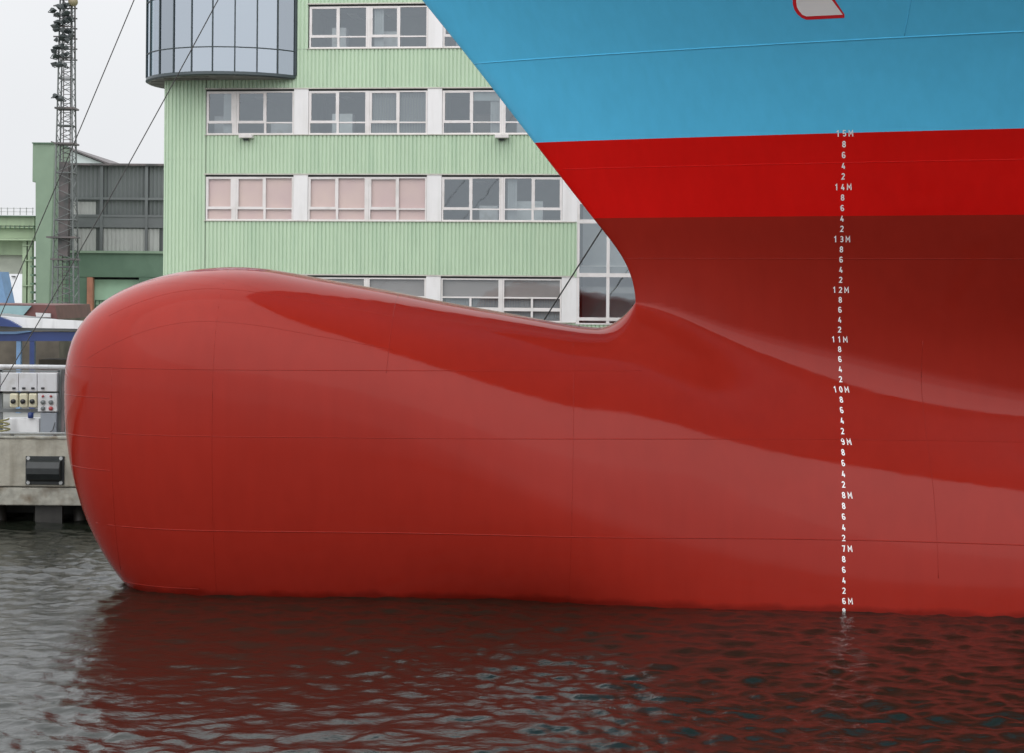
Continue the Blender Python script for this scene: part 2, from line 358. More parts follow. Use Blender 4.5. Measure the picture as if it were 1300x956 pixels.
# ------------------------------------------------------------------ setting: water, ground
def water():
    xs = seq((-700, -60, 40), (-60, -20, 1.0), (-20, -15, .2), (-15, 15, .06), (15, 20, .2), (20, 60, 1.0), (60, 700, 40))
    ys = seq((-700, -40, 40), (-40, 10, 1.2), (10, 19, .3), (19, 30, .055), (30, 49, .075), (49, 66, .6))
    XX, YY = np.meshgrid(xs, ys, indexing='ij'); Z = np.zeros_like(XX)
    rs = np.random.RandomState(5)
    fade = np.clip(1-np.maximum(np.abs(XX)-16, 0)/8, 0, 1)*np.clip((YY-12)/8, 0, 1)
    wx = .25*np.sin(XX*.7+1.3*np.sin(YY*.45))+.2*np.sin(YY*.9+XX*.33); 
    for i in range(90):
        lam = .18*(1.2/.18)**(rs.rand()**1.0); k = 2*math.pi/lam
        th = math.radians(80)+rs.randn()*.85                    # mostly running across the view depth
        sl = .031*(lam/.8)**-.1
        ph = rs.rand()*6.283; a = k*(math.cos(th)*(XX+wx)+math.sin(th)*(YY+.6*wx))+ph
        Z += sl/k*(np.sin(a)+.25*np.cos(2*a))
    # patchiness
    patch = .75+.35*np.sin(XX*.31+1.1*np.sin(YY*.21+.5))*np.sin(YY*.27+.8*np.sin(XX*.17))
    Z *= fade*patch
    nx, ny = XX.shape; V = np.stack([XX, YY, Z], -1).reshape(-1, 3)
    I = np.arange(nx*ny).reshape(nx, ny); Q = np.stack([I[:-1, :-1], I[1:, :-1], I[1:, 1:], I[:-1, 1:]], -1).reshape(-1, 4)
    me = bpy.data.meshes.new('water'); me.vertices.add(len(V)); me.vertices.foreach_set('co', V.ravel())
    me.loops.add(Q.size); me.loops.foreach_set('vertex_index', Q.ravel()); me.polygons.add(len(Q))
    me.polygons.foreach_set('loop_start', np.arange(0, Q.size, 4)); me.polygons.foreach_set('loop_total', np.full(len(Q), 4))
    me.polygons.foreach_set('use_smooth', np.ones(len(Q), bool)); me.update(calc_edges=True); me.validate()
    m = bpy.data.materials.new('harbour_water'); m.use_nodes = True; nt = m.node_tree; n, l = nt.nodes.new, nt.links.new
    b = nt.nodes['Principled BSDF']; b.inputs['Base Color'].default_value = (.010, .012, .008, 1)
    b.inputs['Roughness'].default_value = .03; b.inputs['IOR'].default_value = 1.38
    tc = n('ShaderNodeTexCoord'); mp = n('ShaderNodeMapping'); mp.inputs['Scale'].default_value = (1, 1.6, 1); l(tc.outputs['Object'], mp.inputs[0])
    t = n('ShaderNodeTexNoise'); t.inputs['Scale'].default_value = 5.5; t.inputs['Detail'].default_value = 5; t.inputs['Roughness'].default_value = .6; l(mp.outputs[0], t.inputs['Vector'])
    bp = n('ShaderNodeBump'); bp.inputs['Strength'].default_value = .3; bp.inputs['Distance'].default_value = .05; l(t.outputs[0], bp.inputs['Height']); l(bp.outputs[0], b.inputs['Normal'])
    me.materials.append(m); o = bpy.data.objects.new('water', me); C.objects.link(o); return tag(o, kind='structure')
water()
QZ = W(50, 557, 46.8).z            # quay level
PIERX = -6.2
mb = MB(); mb.box(-900, PIERX-.4, 47.3, 1800, QZ-.4, QZ-.004); mb.box(PIERX-.4, 900, 61, 1800, QZ-.4, QZ-.004)
tag(mb.build('ground', M['apron']), kind='structure')
# underwater bed under the quay so that nothing is see-through
mb = MB(); mb.box(-900, PIERX-.6, 49.0, 49.3, -2, QZ-.45); mb.box(PIERX-.7, PIERX-.5, 49.3, 62.8, -2, QZ-.45); mb.box(PIERX-.5, 900, 62.6, 62.9, -2, QZ-.45)
tag(mb.build('quay_bank', M['pile']), kind='structure')

# quay wall: concrete cap on timber piles
zc = W(50, 642, 46.8).z; zm = W(50, 619, 46.8).z
qw = empty('quay_wall', (-20, 46.8, 0), label='stained concrete quay wall on dark piles, left of the red bulb', cat='quay wall')
def rel(mb_fn, parent): return mb_fn
ox = -20
xa, xb = -60-ox, PIERX-ox
mb = MB(); mb.box(xa, xb, 0, .5, zm+.02, QZ); mb.build('coping', M['concrete'], qw, bevel=.03)
mb = MB(); mb.box(xa, xb, .03, .5, zc, zm-.003); mb.build('lower_beam', M['concrete2'], qw, bevel=.03)
mb = MB(); mb.box(xb-.5, xb, .503, 14, zc, QZ-.006); mb.build('return_wall', M['concrete'], qw)
mb = MB(); mb.box(xa, xb, -.03, .09, QZ+.002, QZ+.06); mb.build('edge_strip', M['concrete2'], qw, bevel=.01)
for i in range(24):
    x = xb-.9-i*1.05
    mb = MB(); mb.tube([(x, .8, -1.5), (x, .8, zc+.1)], .17, 12); mb.build('pile', M['pile'], qw)
for i in range(8):
    x = xb-1.6-i*2.1
    mb = MB(); mb.box(x-.35, x+.35, .3, .45, -1, zc-.003); mb.build('fender_board', M['pile'], qw)
q2 = empty('quay_wall', (0, 60.8, 0), label='concrete quay wall behind the ship in front of the green office building', cat='quay wall')
mb = MB(); mb.box(PIERX, 80, 0, .5, .45, QZ); mb.build('coping', M['concrete'], q2, bevel=.03)
for i in range(30):
    x = PIERX+.8+i*2.2
    mb = MB(); mb.tube([(x, .8, -1.5), (x, .8, .5)], .17, 10); mb.build('pile', M['pile'], q2)

# ------------------------------------------------------------------ ship
ship = empty('ship', (0, 0, 0), label='huge moored ship with red bulbous bow, red boot topping and light blue upper hull', cat='ship')
hm = hull_mesh(); hm.materials.append(HP_M); ho = bpy.data.objects.new('hull', hm); C.objects.link(ho); ho.parent = ship
def seam(pts, r=.006, off=0.0):
    m = MB(); m.tube([HP(x, z, off) for x, z in pts], r, 6); m.build('weld_seam', HP_M, ship)
def hz(z, xa, xb, n=60, r=.007, slope=0): seam([(xa+(xb-xa)*i/n, z+slope*(i/n)) for i in range(n+1)], r)
def vt(X, za, zb, n=30, r=.0055, lean=0): seam([(X+lean*(i/n), za+(zb-za)*i/n) for i in range(n+1)], r)
hz(16.64, s_xs(16.64)+.03, 12, r=.012)
hz(14.46, s_xs(14.46)+.03, 12); hz(12.62, s_xs(12.62)+.05, 12); hz(10.35, -9.0, 2.6)
hz(9.05, -7.9, 12); hz(7.17, -8.7, 12, r=.010); hz(8.3, -9.1, -7.95, 10); hz(8.95, -9.15, -7.95, 10); hz(9.75, -9.15, -7.95, 10)
hz(5.93, -8.0, -6.2, 16)
def under(off, xa, xb, n=50): seam([(xa+(xb-xa)*i/n, float(s_zt(xa+(xb-xa)*i/n))-off-max(0, (X0-.8)-(xa+(xb-xa)*i/n))**2*.11) for i in range(n+1)], .004)
under(.48, -8.1, -2.35); under(1.12, -8.5, -2.35)
vt(-5.85, 5.0, 12.28, lean=.05); vt(-2.45, 10.3, 11.82, lean=.1); vt(-7.9, 6.2, 10.35); vt(1.15, 5, 11.05, lean=.1); vt(8.2, 6.5, 11, r=.006); vt(7.15, 16.66, 18.5, r=.009)
vt(-.4, 13.45, 14.46) if float(G(-.4, 13.5)) > 0 else None

def arc(cx_, cy_, rx, ry, a0, a1, n=12): return [(cx_+rx*math.cos(math.radians(a0+(a1-a0)*i/n)), cy_+ry*math.sin(math.radians(a0+(a1-a0)*i/n))) for i in range(n+1)]
six = [arc(0, .30, .19, .22, 180, -180, 20), [(-.19, .30), (-.19, .62)]+arc(0, .68, .19, .24, 180, 30, 8)]
STROKES = {
 '0': [arc(0, .5, .19, .43, 90, 450, 24)], '1': [[(-.16, .74), (.04, .93), (.04, 0)]],
 '2': [arc(0, .70, .19, .22, 165, -30, 10)+[(-.19, .08), (.23, .08)]],
 '3': [arc(0, .715, .18, .205, 150, -90, 10)+arc(0, .295, .195, .215, 90, -150, 12)[1:]],
 '4': [[(.04, .95), (-.19, .27), (.25, .27)], [(.10, .52), (.10, 0)]],
 '5': [[(.20, .92), (-.15, .92), (-.18, .52)]+arc(0, .32, .19, .24, 125, -150, 12)],
 '6': six, '7': [[(-.21, .92), (.19, .92), (-.04, 0)]],
 '8': [arc(0, .29, .19, .21, 90, 450, 20), arc(0, .715, .165, .205, -90, 270, 20)],
 '9': [[(-x, 1-y) for x, y in st] for st in six],
 'M': [[(-.27, 0), (-.27, .94), (0, .36), (.27, .94), (.27, 0)]]}
def glyph_mesh(ch, t=.082):
    vs, fs = [], []
    for si, st in enumerate(STROKES[ch]):
        P_ = [Vector((a, b, 0)) for a, b in st]; closed = (P_[0]-P_[-1]).length < 1e-4; n = len(P_); base = len(vs)
        for i, p in enumerate(P_):
            a = P_[i-1] if i else (P_[-2] if closed else None); b = P_[i+1] if i < n-1 else (P_[1] if closed else None)
            d1 = (p-a).normalized() if a else (b-p).normalized(); d2 = (b-p).normalized() if b else d1
            n1 = Vector((-d1.y, d1.x, 0)); n2 = Vector((-d2.y, d2.x, 0)); m_ = (n1+n2).normalized(); k = t/max(m_.dot(n1), .5)
            vs += [(p.x+m_.x*k, p.y+m_.y*k, si), (p.x-m_.x*k, p.y-m_.y*k, si)]
        for i in range(n-1): fs.append((base+2*i, base+2*i+1, base+2*i+3, base+2*i+2))
    return vs, fs
GL = {c: glyph_mesh(c) for c in '0123456789M'}
def mark(text, X, z, h=.12):
    cols = []
    if text.endswith('M'):
        num = text[:-1]
        if len(num) == 2: cols = [(num[0], -.115), (num[1], 0), ('M', .115)]
        else: cols = [(num, 0), ('M', .12)]
    else: cols = [(text, 0)]
    for ch, dx in cols:
        m = MB()
        vs, fs = GL[ch]; sx = 1.0
        m.add([HP(v[0]*h*sx+X+dx-(v[1]-.5)*h*.11, v[1]*h+z, .005+.0012*v[2]) for v in vs], fs, mi=0)
        if text == '15M':
            # black above the paint line, white below: cut every face at the line
            bm = bmesh.new()
            bv = [bm.verts.new(v) for v in m.v]
            for f in m.f:
                try: bm.faces.new([bv[i] for i in f])
                except ValueError: pass
            bmesh.ops.bisect_plane(bm, geom=bm.verts[:]+bm.edges[:]+bm.faces[:], plane_co=(0, 0, 15.01-DR+.055), plane_no=(0, 0, 1))
            bm.verts.index_update(); m2 = MB(); m2.v = [tuple(v.co) for v in bm.verts]
            for f in bm.faces:
                m2.f.append([v.index for v in f.verts]); m2.sm.append(False); m2.mi.append(1 if f.calc_center_median().z > 15.01-DR+.055 else 0)
            bm.free(); m = m2
        me = bpy.data.meshes.new('draft_mark'); me.from_pydata(m.v, [], m.f)
        me.polygons.foreach_set('material_index', m.mi)
        me.materials.append(M['markw']); me.materials.append(M['markb'])
        o = bpy.data.objects.new('draft_mark', me); C.objects.link(o); o.parent = ship
cy = [170, 184, 238, 303, 368, 431, 493, 558, 626, 694, 762, 790]; cx = [1072, 1071.5, 1070, 1068.5, 1067, 1065.5, 1067.5, 1070, 1071, 1071, 1071.5, 1071.5]
zy = {15: 170, 14: 238, 13: 303, 12: 368, 11: 431, 10: 493, 9: 558, 8: 626, 7: 694, 6: 762, 5: 830}
zk = sorted(zy)
for mi in range(15, 4, -1):
    for q in (0, .8, .6, .4, .2):
        z = mi-(0 if q == 0 else 1-q)
        if z < 5.55: continue
        y = float(np.interp(z, zk, [zy[k] for k in zk])); x = float(np.interp(y, cy, cx))
        t = ('%dM' % mi) if q == 0 else str(int(round(q*10)))
        mark(t, pixX(x, y, z), z-.055)

# emblem painted on the blue: white field with red border
def patch(name, poly, m, off):
    bm = bmesh.new(); vs = [bm.verts.new((p[0], 0, p[1])) for p in poly]; bm.faces.new(vs)
    bmesh.ops.triangulate(bm, faces=bm.faces); bmesh.ops.subdivide_edges(bm, edges=bm.edges[:], cuts=4, use_grid_fill=True)
    for v in bm.verts: v.co = HP(v.co.x, v.co.z, off)
    bmesh.ops.recalc_face_normals(bm, faces=bm.faces)
    me = bpy.data.meshes.new(name); bm.to_mesh(me); bm.free(); me.materials.append(m)
    o = bpy.data.objects.new(name, me); C.objects.link(o); o.parent = ship; return o
outer = [(1072, 18), (1072, 22.5), (1024, 25), (1018, 22.5), (1012.5, 18), (1008.5, 12), (1006.5, 5), (1006.5, -6), (1006.5, -40), (1034, -40)]
inner = [(1070, 18.3), (1024, 20.5), (1019, 18.5), (1015, 14), (1012, 9), (1011, 3), (1011, -6), (1011, -36), (1030, -36)]
patch('emblem_border', [pixH(*p) for p in outer], M['markr'], .005)
patch('emblem_field', [pixH(*p) for p in inner], M['markw'], .010)
# bulwark rail along the bow (above the frame)
rl = []
for i in range(40):
    X = s_xs(DECK)+.05+i*.9; rl.append(HP(float(X), DECK-.02)+Vector((0, .1, .25)))
MB().tube(rl, .12, 8).build('bulwark_rail', M['roofw'], ship)

# ------------------------------------------------------------------ mooring ropes
def rope(a, b, sag, r, label, n=40):
    a = Vector(a); b = Vector(b); m = MB()
    pts = [a.lerp(b, i/n)-Vector((0, 0, 4*sag*(i/n)*(1-i/n))) for i in range(n+1)]
    m.tube([p-a for p in pts], r, 8); o = m.build('mooring_rope', M['rope']); o.location = a
    return tag(o, label, 'rope', 'mooring ropes of the ship')
bA = W(-64, 549, 47.6); bB = W(-35, 549, 47.6)
rope(W(287, -284, 37.9), bA, .15, .012, 'leftmost dark mooring rope crossing the pale sky beside the lattice mast')
rope(W(425, -284, 37.9), bB, .35, .012, 'dark mooring rope crossing the curved glass bay and the grey hall')
rope(W(1000, -80, 42.5), W(612, 530, 61.2), .0, .022, 'dark mooring rope in the gap between the bulb and the stem')
def bollard(p, label):
    e = empty('bollard', (p.x, p.y, QZ), label=label, cat='bollard')
    MB().tube([(0, 0, 0), (0, 0, .04), (0, 0, .06), (0, 0, .34), (0, 0, .42), (0, 0, .46)], [.24, .24, .13, .13, .2, .17], 20).build('post', M['bollard'], e)
    return e
bollard(Vector((bA.x-.05, 47.6, 0)), 'black iron bollard on the quay, the farther one from the red bulb')
bollard(Vector((bB.x+.05, 47.6, 0)), 'black iron bollard on the quay, the nearer one to the red bulb')
bollard(W(612, 530, 61.2), 'black iron bollard on the quay behind the ship')

# ------------------------------------------------------------------ office building
PSI = math.atan(.11); DB = 70.0
# facade plane through the left corner; local axes: s along facade, y into the building
cor = W(209, 230, DB); ORG = Vector((cor.x, cor.y, 0)); U = Vector((math.cos(PSI), -math.sin(PSI), 0))
bld = empty('office_building', (ORG.x, ORG.y, 0), -PSI, label='green corrugated office building with white window bands and a curved glass bay', cat='building')
NV = Vector((math.sin(PSI), math.cos(PSI), 0))
def fac(x, y, back=0):
    """pixel -> (s, z) on the facade plane shifted back metres into the building"""
    d = W(x, y, 1.0)-Vector((0, 0, CAMH)); cam0 = Vector((0, 0, CAMH)); q = ORG+NV*back
    t = (q-cam0).dot(NV)/d.dot(NV); p = cam0+d*t
    return (p-ORG).dot(U), p.z
rows = {}
for k, (yt, yb) in {0: (5, 61), 1: (112.5, 170.5), 2: (222, 280.5), 3: (350, 407)}.items():
    rows[k] = (fac(480, yb)[1], fac(480, yt)[1])
st_h = rows[0][0]-rows[1][0]
rows[-1] = (rows[0][0]+st_h, rows[0][1]+st_h)
ZTOP = rows[-1][1]+1.6
P = [fac(373.2, 143)[0], fac(543.2, 143)[0]]; P.append(fac(714, 250)[0]); 
PW = fac(391.5, 143)[0]-P[0]
BAY = (P[2]-P[0])/2; P = [P[0], P[0]+BAY, P[0]+2*BAY]
S0 = fac(262, 143)[0]; STAIR0 = P[2]+PW; STAIR1 = STAIR0+4.6; SEND = STAIR1+BAY*2+1
W0L = fac(392.5, 35)[0]      # upper floors: windows start here, left of it is the bay
SB = fac(386, 35)[0]
def corr(mb, s0, s1, z0, z1, yo=0.0, pitch=.152, dep=.035):
    n = max(1, int(round((s1-s0)/pitch))); p = (s1-s0)/n
    prof = []
    for i in range(n):
        a = s0+i*p; prof += [(a, yo+dep), (a+p*.12, yo+dep), (a+p*.30, yo), (a+p*.82, yo)]
    prof.append((s1, yo+dep))
    vs = [(a, b, z0) for a, b in prof]+[(a, b, z1) for a, b in prof]; m = len(prof)
    mb.add(vs, [(i, i+1, i+1+m, i+m) for i in range(m-1)])
DA = .245; A0 = .26; bend = fac(374.6, 90)[0]      # A0: direction of the middle mullion, seen from the bay's axis
Rb = 3.41; CY = Rb*math.cos(3*DA+A0); cs = bend-Rb*math.sin(3*DA+A0)
FZ0 = fac(300, 90, back=CY-Rb)[1]-.16; YS = CY+math.sqrt(Rb*Rb-cs*cs)
wall = MB()
Z3, Z2, Z1, Z0, ZM = rows[3], rows[2], rows[1], rows[0], rows[-1]
stop = P[2]+PW-.06
corr(wall, 0, S0-.02, QZ, Z2[1]+.6); corr(wall, 0, S0-.02, Z2[1]+.604, FZ0-.002)       # left strip, sheet joint between
corr(wall, S0, stop, Z3[1]+.05, Z2[0]-.03); corr(wall, S0, stop, Z2[1]+.05, Z1[0]-.03)
corr(wall, S0, stop, Z1[1]+.05, Z0[0]-.03)
corr(wall, bend+.03, W0L-.04, Z0[0]-.02, ZTOP); corr(wall, W0L-.02, stop, Z0[1]+.05, ZM[0]-.03); corr(wall, W0L-.02, SEND, ZM[1]+.05, ZTOP)
corr(wall, S0, SEND, QZ+.0, Z3[0]-.03)
corr(wall, STAIR1+.05, SEND, Z3[1]+.05, Z2[0]-.03); corr(wall, STAIR1+.05, SEND, Z2[1]+.05, Z1[0]-.03); corr(wall, STAIR1+.05, SEND, Z1[1]+.05, Z0[0]-.03); corr(wall, STAIR1+.05, SEND, Z0[1]+.05, ZM[0]-.03)
wo = wall.build('wall', M['green'], bld)
# left end wall, right end wall, back, roof
DEEP = 14
m = MB(); m.box(.0, .12, .05, DEEP, QZ, FZ0-.002); m.box(.0, .12, YS, DEEP, FZ0, ZTOP); m.box(SEND-.1, SEND, .05, DEEP, QZ, ZTOP); m.box(0.12, SEND-.1, DEEP-.1, DEEP, QZ, ZTOP)
m.build('side_wall', M['green'], bld)
MB().box(-.05, SEND+.05, -.03, DEEP+.05, ZTOP+.002, ZTOP+.35).build('roof', M['steel'], bld)
# floor slabs and dark rooms behind the glass
m = MB()
for k, (a, b) in rows.items(): m.box(.15, SEND-.12, .12, DEEP-.2, b+.1, b+.4)
m.box(.15, SEND-.12, .12, DEEP-.2, Z3[0]-.5, Z3[0]-.2)
m.build('floor_slab', M['blind'], bld)
m = MB()
m.box(.15, SEND-.12, 4.2, 4.3, QZ, ZTOP-.1)
for s in [P[0]+PW/2, P[1]+PW/2, P[2]+PW/2, STAIR1+.1]: m.box(s-.06, s+.06, .3, 4.19, QZ, ZTOP-.1)
m.build('room_partition', M['khaki'], bld)
# trims
m = MB()
for k in (3, 2, 1, 0, -1):
    a, b = rows[k]; s0 = S0-.07 if k > 0 else W0L-.07
    if k == 3: s0 = S0+.2
    for q0, q1 in ((s0, stop), (STAIR1+.05, SEND)):
        m.box(q0, q1, -.02, .06, b+.0, b+.05-.004)             # pale lintel cap
        m.box(q0, q1, -.035, .08, a-.03, a-.004)               # sill lip
m.build('trim_strip', M['lintel'], bld)
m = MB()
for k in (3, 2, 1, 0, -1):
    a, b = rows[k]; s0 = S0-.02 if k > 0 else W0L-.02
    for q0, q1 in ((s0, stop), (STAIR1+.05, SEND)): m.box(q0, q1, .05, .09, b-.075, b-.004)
m.build('shadow_gap', M['gap_dark'], bld)  # shade of the gap put in as a near-black strip
# pilasters
for k in (3, 2, 1, 0, -1):
    a, b = rows[k]
    for p in P+[STAIR1+.06+BAY]:
        if k <= 0 and p < W0L-.5: continue
        mb = MB(); mb.box(p, p+PW, .0, .10, a, b-.004); mb.build('pilaster', M['pilaster'], bld, bevel=.008)
# windows
def window(s0, s1, k, cols, kind='clear', split=True):
    a, b = rows[k]; b0 = b-.08; fw = .06
    pane = MB(); fr = MB()
    ws = [s0+(s1-s0)*i/cols for i in range(cols+1)]
    zt = a+.055+(b0-a)*.225 if kind != 'ground' else None
    fr.box(s0, s1, .03, .11, a, a+.055); fr.box(s0, s1, .03, .11, b0-.05, b0)
    fr.box(s0, s0+fw, .03, .11, a+.055, b0-.05); fr.box(s1-fw, s1, .03, .11, a+.055, b0-.05)
    for w_ in ws[1:-1]: fr.box(w_-.045, w_+.045, .032, .11, a+.055, b0-.05)
    for i in range(cols):
        c0 = ws[i]+(fw if i == 0 else .045); c1 = ws[i+1]-(fw if i == cols-1 else .045)
        pane.add([(c0, .085, a+.05), (c1, .085, a+.05), (c1, .085, b0-.045), (c0, .085, b0-.045)], [(0, 1, 2, 3)])
        if kind == 'ground':
            zz = b0-(b0-a)*.44; z3 = a+(b0-a)*.25
            fr.box(c0, c1, .034, .108, zz-.03, zz+.03)
            if i % 2 == 0: fr.box(c0, c1, .034, .108, z3, z3+.07)
            mid = (c0+c1)/2; fr.box(mid-.04, mid+.04, .036, .106, a+.055, zz-.03)
            fr.box(c0, c1, .038, .104, a+(b0-a)*.29, a+(b0-a)*.33)
        else:
            # opening sashes have fatter frames and a lower rail
            op = (i == 0) if cols == 1 else (i == (0 if int(s0*3) % 2 == 0 else 1))
            t = .10 if op else .055
            fr.box(c0, c1, .034, .108, zt-(.0 if op else -.0), zt+t)
            if op:
                fr.box(c0, c0+.035, .036, .1, zt+t, b0-.05); fr.box(c1-.035, c1, .036, .1, zt+t, b0-.05); fr.box(c0+.035, c1-.035, .036, .1, b0-.085, b0-.05)
    po = pane.build('window', M['glass'], bld)
    fr.build('frame', M['white'], po)
    if kind == 'rose':
        MB().box(s0+.05, s1-.05, .13, .15, a+.03, b0-.03).build('blind', M['curtain'], po); po.data.materials[0] = M['glass_thin']  # rose sheet stands in for the hull's reflection
    if kind == 'blind':
        m = MB(); n = int((s1-s0)/.11)
        for i in range(n):
            x_ = s0+.07+i*(s1-s0-.14)/n
            m.add([(x_, .15, a+.06), (x_+.085, .19, a+.06), (x_+.085, .19, b0-.03), (x_, .15, b0-.03)], [(0, 1, 2, 3)])
        m.build('vertical_blind', M['blind'], po)
    if kind in ('clear', 'side'):
        # things standing in the room: a cupboard or desk, now and then a half-lowered blind
        wd = R.uniform(.5, 1.1); xf = R.uniform(s0+.1, s1-wd-.1); hf = R.uniform(.35, 1.0)
        MB().box(xf, xf+wd, .7, 1.2, a-.1, a+hf).build('cupboard', M[R.choice(('cab', 'shed', 'steel', 'stairw'))], po)
        if R.random() < .4:
            c = R.randrange(cols); MB().box(ws[c]+.06, ws[c+1]-.06, .13, .14, b0-R.uniform(.2, .55), b0-.03).build('roller_blind', M['lblind'], po)
        xl = R.uniform(s0+.3, s1-.5); MB().box(xl, xl+.35, 1.2, 2.8, b0-.12, b0-.09).build('ceiling_panel', M['cab'], po)
    if kind == 'side':
        m = MB(); n = 4; x1 = s1-.08 if int(s0*7) % 2 else s0+.5
        for i in range(n): m.add([(x1-.09*i-.08, .17, a+.06), (x1-.09*i, .21, a+.06), (x1-.09*i, .21, b0-.03), (x1-.09*i-.08, .17, b0-.03)], [(0, 1, 2, 3)])
        m.build('curtain', M['curtain_w'], po)
    if kind == 'ground':
        m = MB(); n = int((s1-s0)/.1)
        for i in range(n):
            x_ = s0+.07+i*(s1-s0-.14)/n
            m.add([(x_, .15, a+.06), (x_+.08, .18, a+.06), (x_+.08, .18, b0-(b0-a)*.44-.01), (x_, .15, b0-(b0-a)*.44-.01)], [(0, 1, 2, 3)])
        m.build('vertical_blind', M['lblind'], po)
        po.data.materials[0] = M['glass_thin']; MB().box(s0+.05, s1-.05, .13, .14, b0-(b0-a)*.44, b0-.03).build('roller_blind', M['rollb'], po)
    return po
M['glass_thin'] = glass_window('thin_window_glass', (.97, .96, .96), .02)
M['curtain_w'] = mat('pale_curtain', (.45, .47, .48), .8, var=.1)
M['lblind'] = mat('light_bluish_blind', (.30, .34, .35), .8, var=.1)
M['stairw'] = mat('pale_interior_paint', (.72, .74, .74), .8, var=.08)
M['rollb'] = mat('grey_brown_roller_blind', (.25, .245, .235), .8, var=.12, vscale=.5)
def unit(p, k, kinds):
    w0 = p+PW+.01; mid = w0+(BAY-PW)/2
    nc = 1 if k == 3 else 2
    window(w0, mid-.05, k, nc, kinds[0]); window(mid+.05, p+BAY-.01, k, nc, kinds[1])
    a, b = rows[k]; MB().box(mid-.046, mid+.046, .02, .1, a, b-.08).build('mullion', M['white'], bld)
for k in (1, 2):
    kd = 'side' if k == 1 else 'rose'
    midb = P[0]-PW*0-(BAY-PW)/2
    window(S0, midb-.07, k, 1, kd); window(midb+.05, P[0]-.01, k, 2, 'clear' if k == 1 else kd)
    a, b = rows[k]; MB().box(midb-.066, midb+.046, .02, .1, a, b-.08).build('mullion', M['white'], bld)
unit(P[0], 0, ('clear', 'side')); unit(P[1], 0, ('clear', 'clear'))
unit(P[0], 1, ('clear', 'blind')); unit(P[1], 1, ('side', 'clear'))
unit(P[0], 2, ('rose', 'rose')); unit(P[1], 2, ('clear', 'side'))
unit(P[0], 3, ('ground', 'ground')); unit(P[1], 3, ('ground', 'ground'))
unit(P[0], -1, ('clear', 'clear')); unit(P[1], -1, ('side', 'clear'))
for k in (3, 2, 1, 0, -1):
    unit(STAIR1+.06-PW, k, ('clear', 'side')); 
# stair glazing (tall)
za, zb = Z3[0]-.01, ZM[1]
pn = MB(); fr = MB(); sm = fac(772, 330)[0]; s0, s1 = STAIR0, STAIR1
pn.add([(s0, .07, za), (s1, .07, za), (s1, .07, zb), (s0, .07, zb)], [(0, 1, 2, 3)])
cols = [s0+.04]; 
while cols[-1] < s1: cols.append(cols[-1]+(sm-s0-.04))
cols = [c for c in cols if c < s1-.3]+[s1-.04]
for c in cols: fr.box(c-.06, c+.06, .01, .12, za, zb)
for yy in (281, 349): 
    z = fac(750, yy)[1]; fr.box(s0, s1, .0, .11, z-.08, z+.07)
z = fac(750, 403)[1]; fr.box(s0, s1, .0, .11, z-.12, z-.0)
for kk in (1, 0): z = rows[kk][0]; fr.box(s0, s1, .0, .11, z-.08, z+.07)
z = fac(750, 258)[1]; fr.box(s0+.1, s1, .02, .10, z-.03, z+.03)
po = pn.build('stair_window', M['glass'], bld); fr.build('frame', M['white'], po)
m = MB(); z = fac(750, 368)[1]; m.box(s0+.1, s1-.1, .9, 2.2, z-.12, z+.12); z = fac(750, 337)[1]; m.box(s0+.1, s1-.1, .9, .94, z-.03, z+.02); m.build('stair_landing', M['pilaster'], po)
MB().box(s0+.06, s1-.06, 2.25, 2.35, za, zb).build('stair_backing', M['stairw'], po)  # pale backing added to brighten the dark stair panes
MB().box(s0-.03, s1, -.03, .09, za-.06, za-.003).build('stair_sill', M['white'], po)
# corner flashing where the cladding meets the stair glazing, joint line
m = MB(); m.box(stop+.003, stop+.055, -.02, .1, Z3[1]-.02, Z2[0]-.03); m.box(-.03, .03, -.012, .1, QZ, FZ0-.01); m.build('corner_flashing', M['green'], bld)

# curved glass bay at the upper left corner
bay = MB(); fr = MB(); sof = MB()
pt = lambda a, r=Rb: (cs+r*math.sin(a+A0), CY-r*math.cos(a+A0)) 
def zat(y, k=0):
    # height of a pixel row at the nearest point of the cylinder
    return fac(300, y, back=CY-Rb)[1]
zb0 = zat(90); zr = zat(59); gap = zr-zb0
rings = [zb0, zr, zr+2.0, zr+2.0+gap, zr+4.2, zr+4.2+gap]
kk = list(range(-10, 4))
for k in kk[:-1]:
    a, b = pt(k*DA), pt((k+1)*DA)
    for z0, z1 in zip(rings[:-1], rings[1:]):
        bay.add([(a[0], a[1], z0), (b[0], b[1], z0), (b[0], b[1], z1), (a[0], a[1], z1)], [(0, 1, 2, 3)])
bo = bay.build('curved_glass_bay', M['cyl_glass'], bld)
for k in kk:
    a, b = pt(k*DA, Rb-.03), pt(k*DA, Rb+.025)
    fr.tube([(b[0], b[1], rings[0]), (b[0], b[1], rings[-1])], .028 if k != 3 else .06, 6, smooth=False)
for z in rings[1:]:
    fr.tube([(*pt(k*DA, Rb+.02), z) for k in kk], .022, 6, smooth=False)
fr.build('mullion', M['mull'], bo)
# fascia ring and soffit under the bay
n = 60; am, ax_ = -10*DA, 3*DA
ring = [am+(ax_-am)*i/n for i in range(n+1)]
fz0 = zb0-.16; m = MB()
for r0, z0, r1, z1 in ((Rb+.03, zb0, Rb+.05, fz0+.05), (Rb+.05, fz0+.05, Rb-.04, fz0)):
    vs = [(*pt(a, r0), z0) for a in ring]+[(*pt(a, r1), z1) for a in ring]
    m.add(vs, [(i, i+1, i+n+2, i+n+1) for i in range(n)], True)
m.build('fascia_ring', M['mull'], bo)
m = MB(); vs = [(*pt(a, Rb-.04), fz0+.002) for a in ring]; m.add(vs, [list(range(n+1))]); 
for i in range(-6, 7):
    rr = Rb*.96; w_ = math.sqrt(max(rr*rr-(i*.5)**2, 0)); m.box(cs-w_, min(cs+w_, cs-.2), CY-i*.5-.01, CY-i*.5+.01, fz0-.02, fz0)
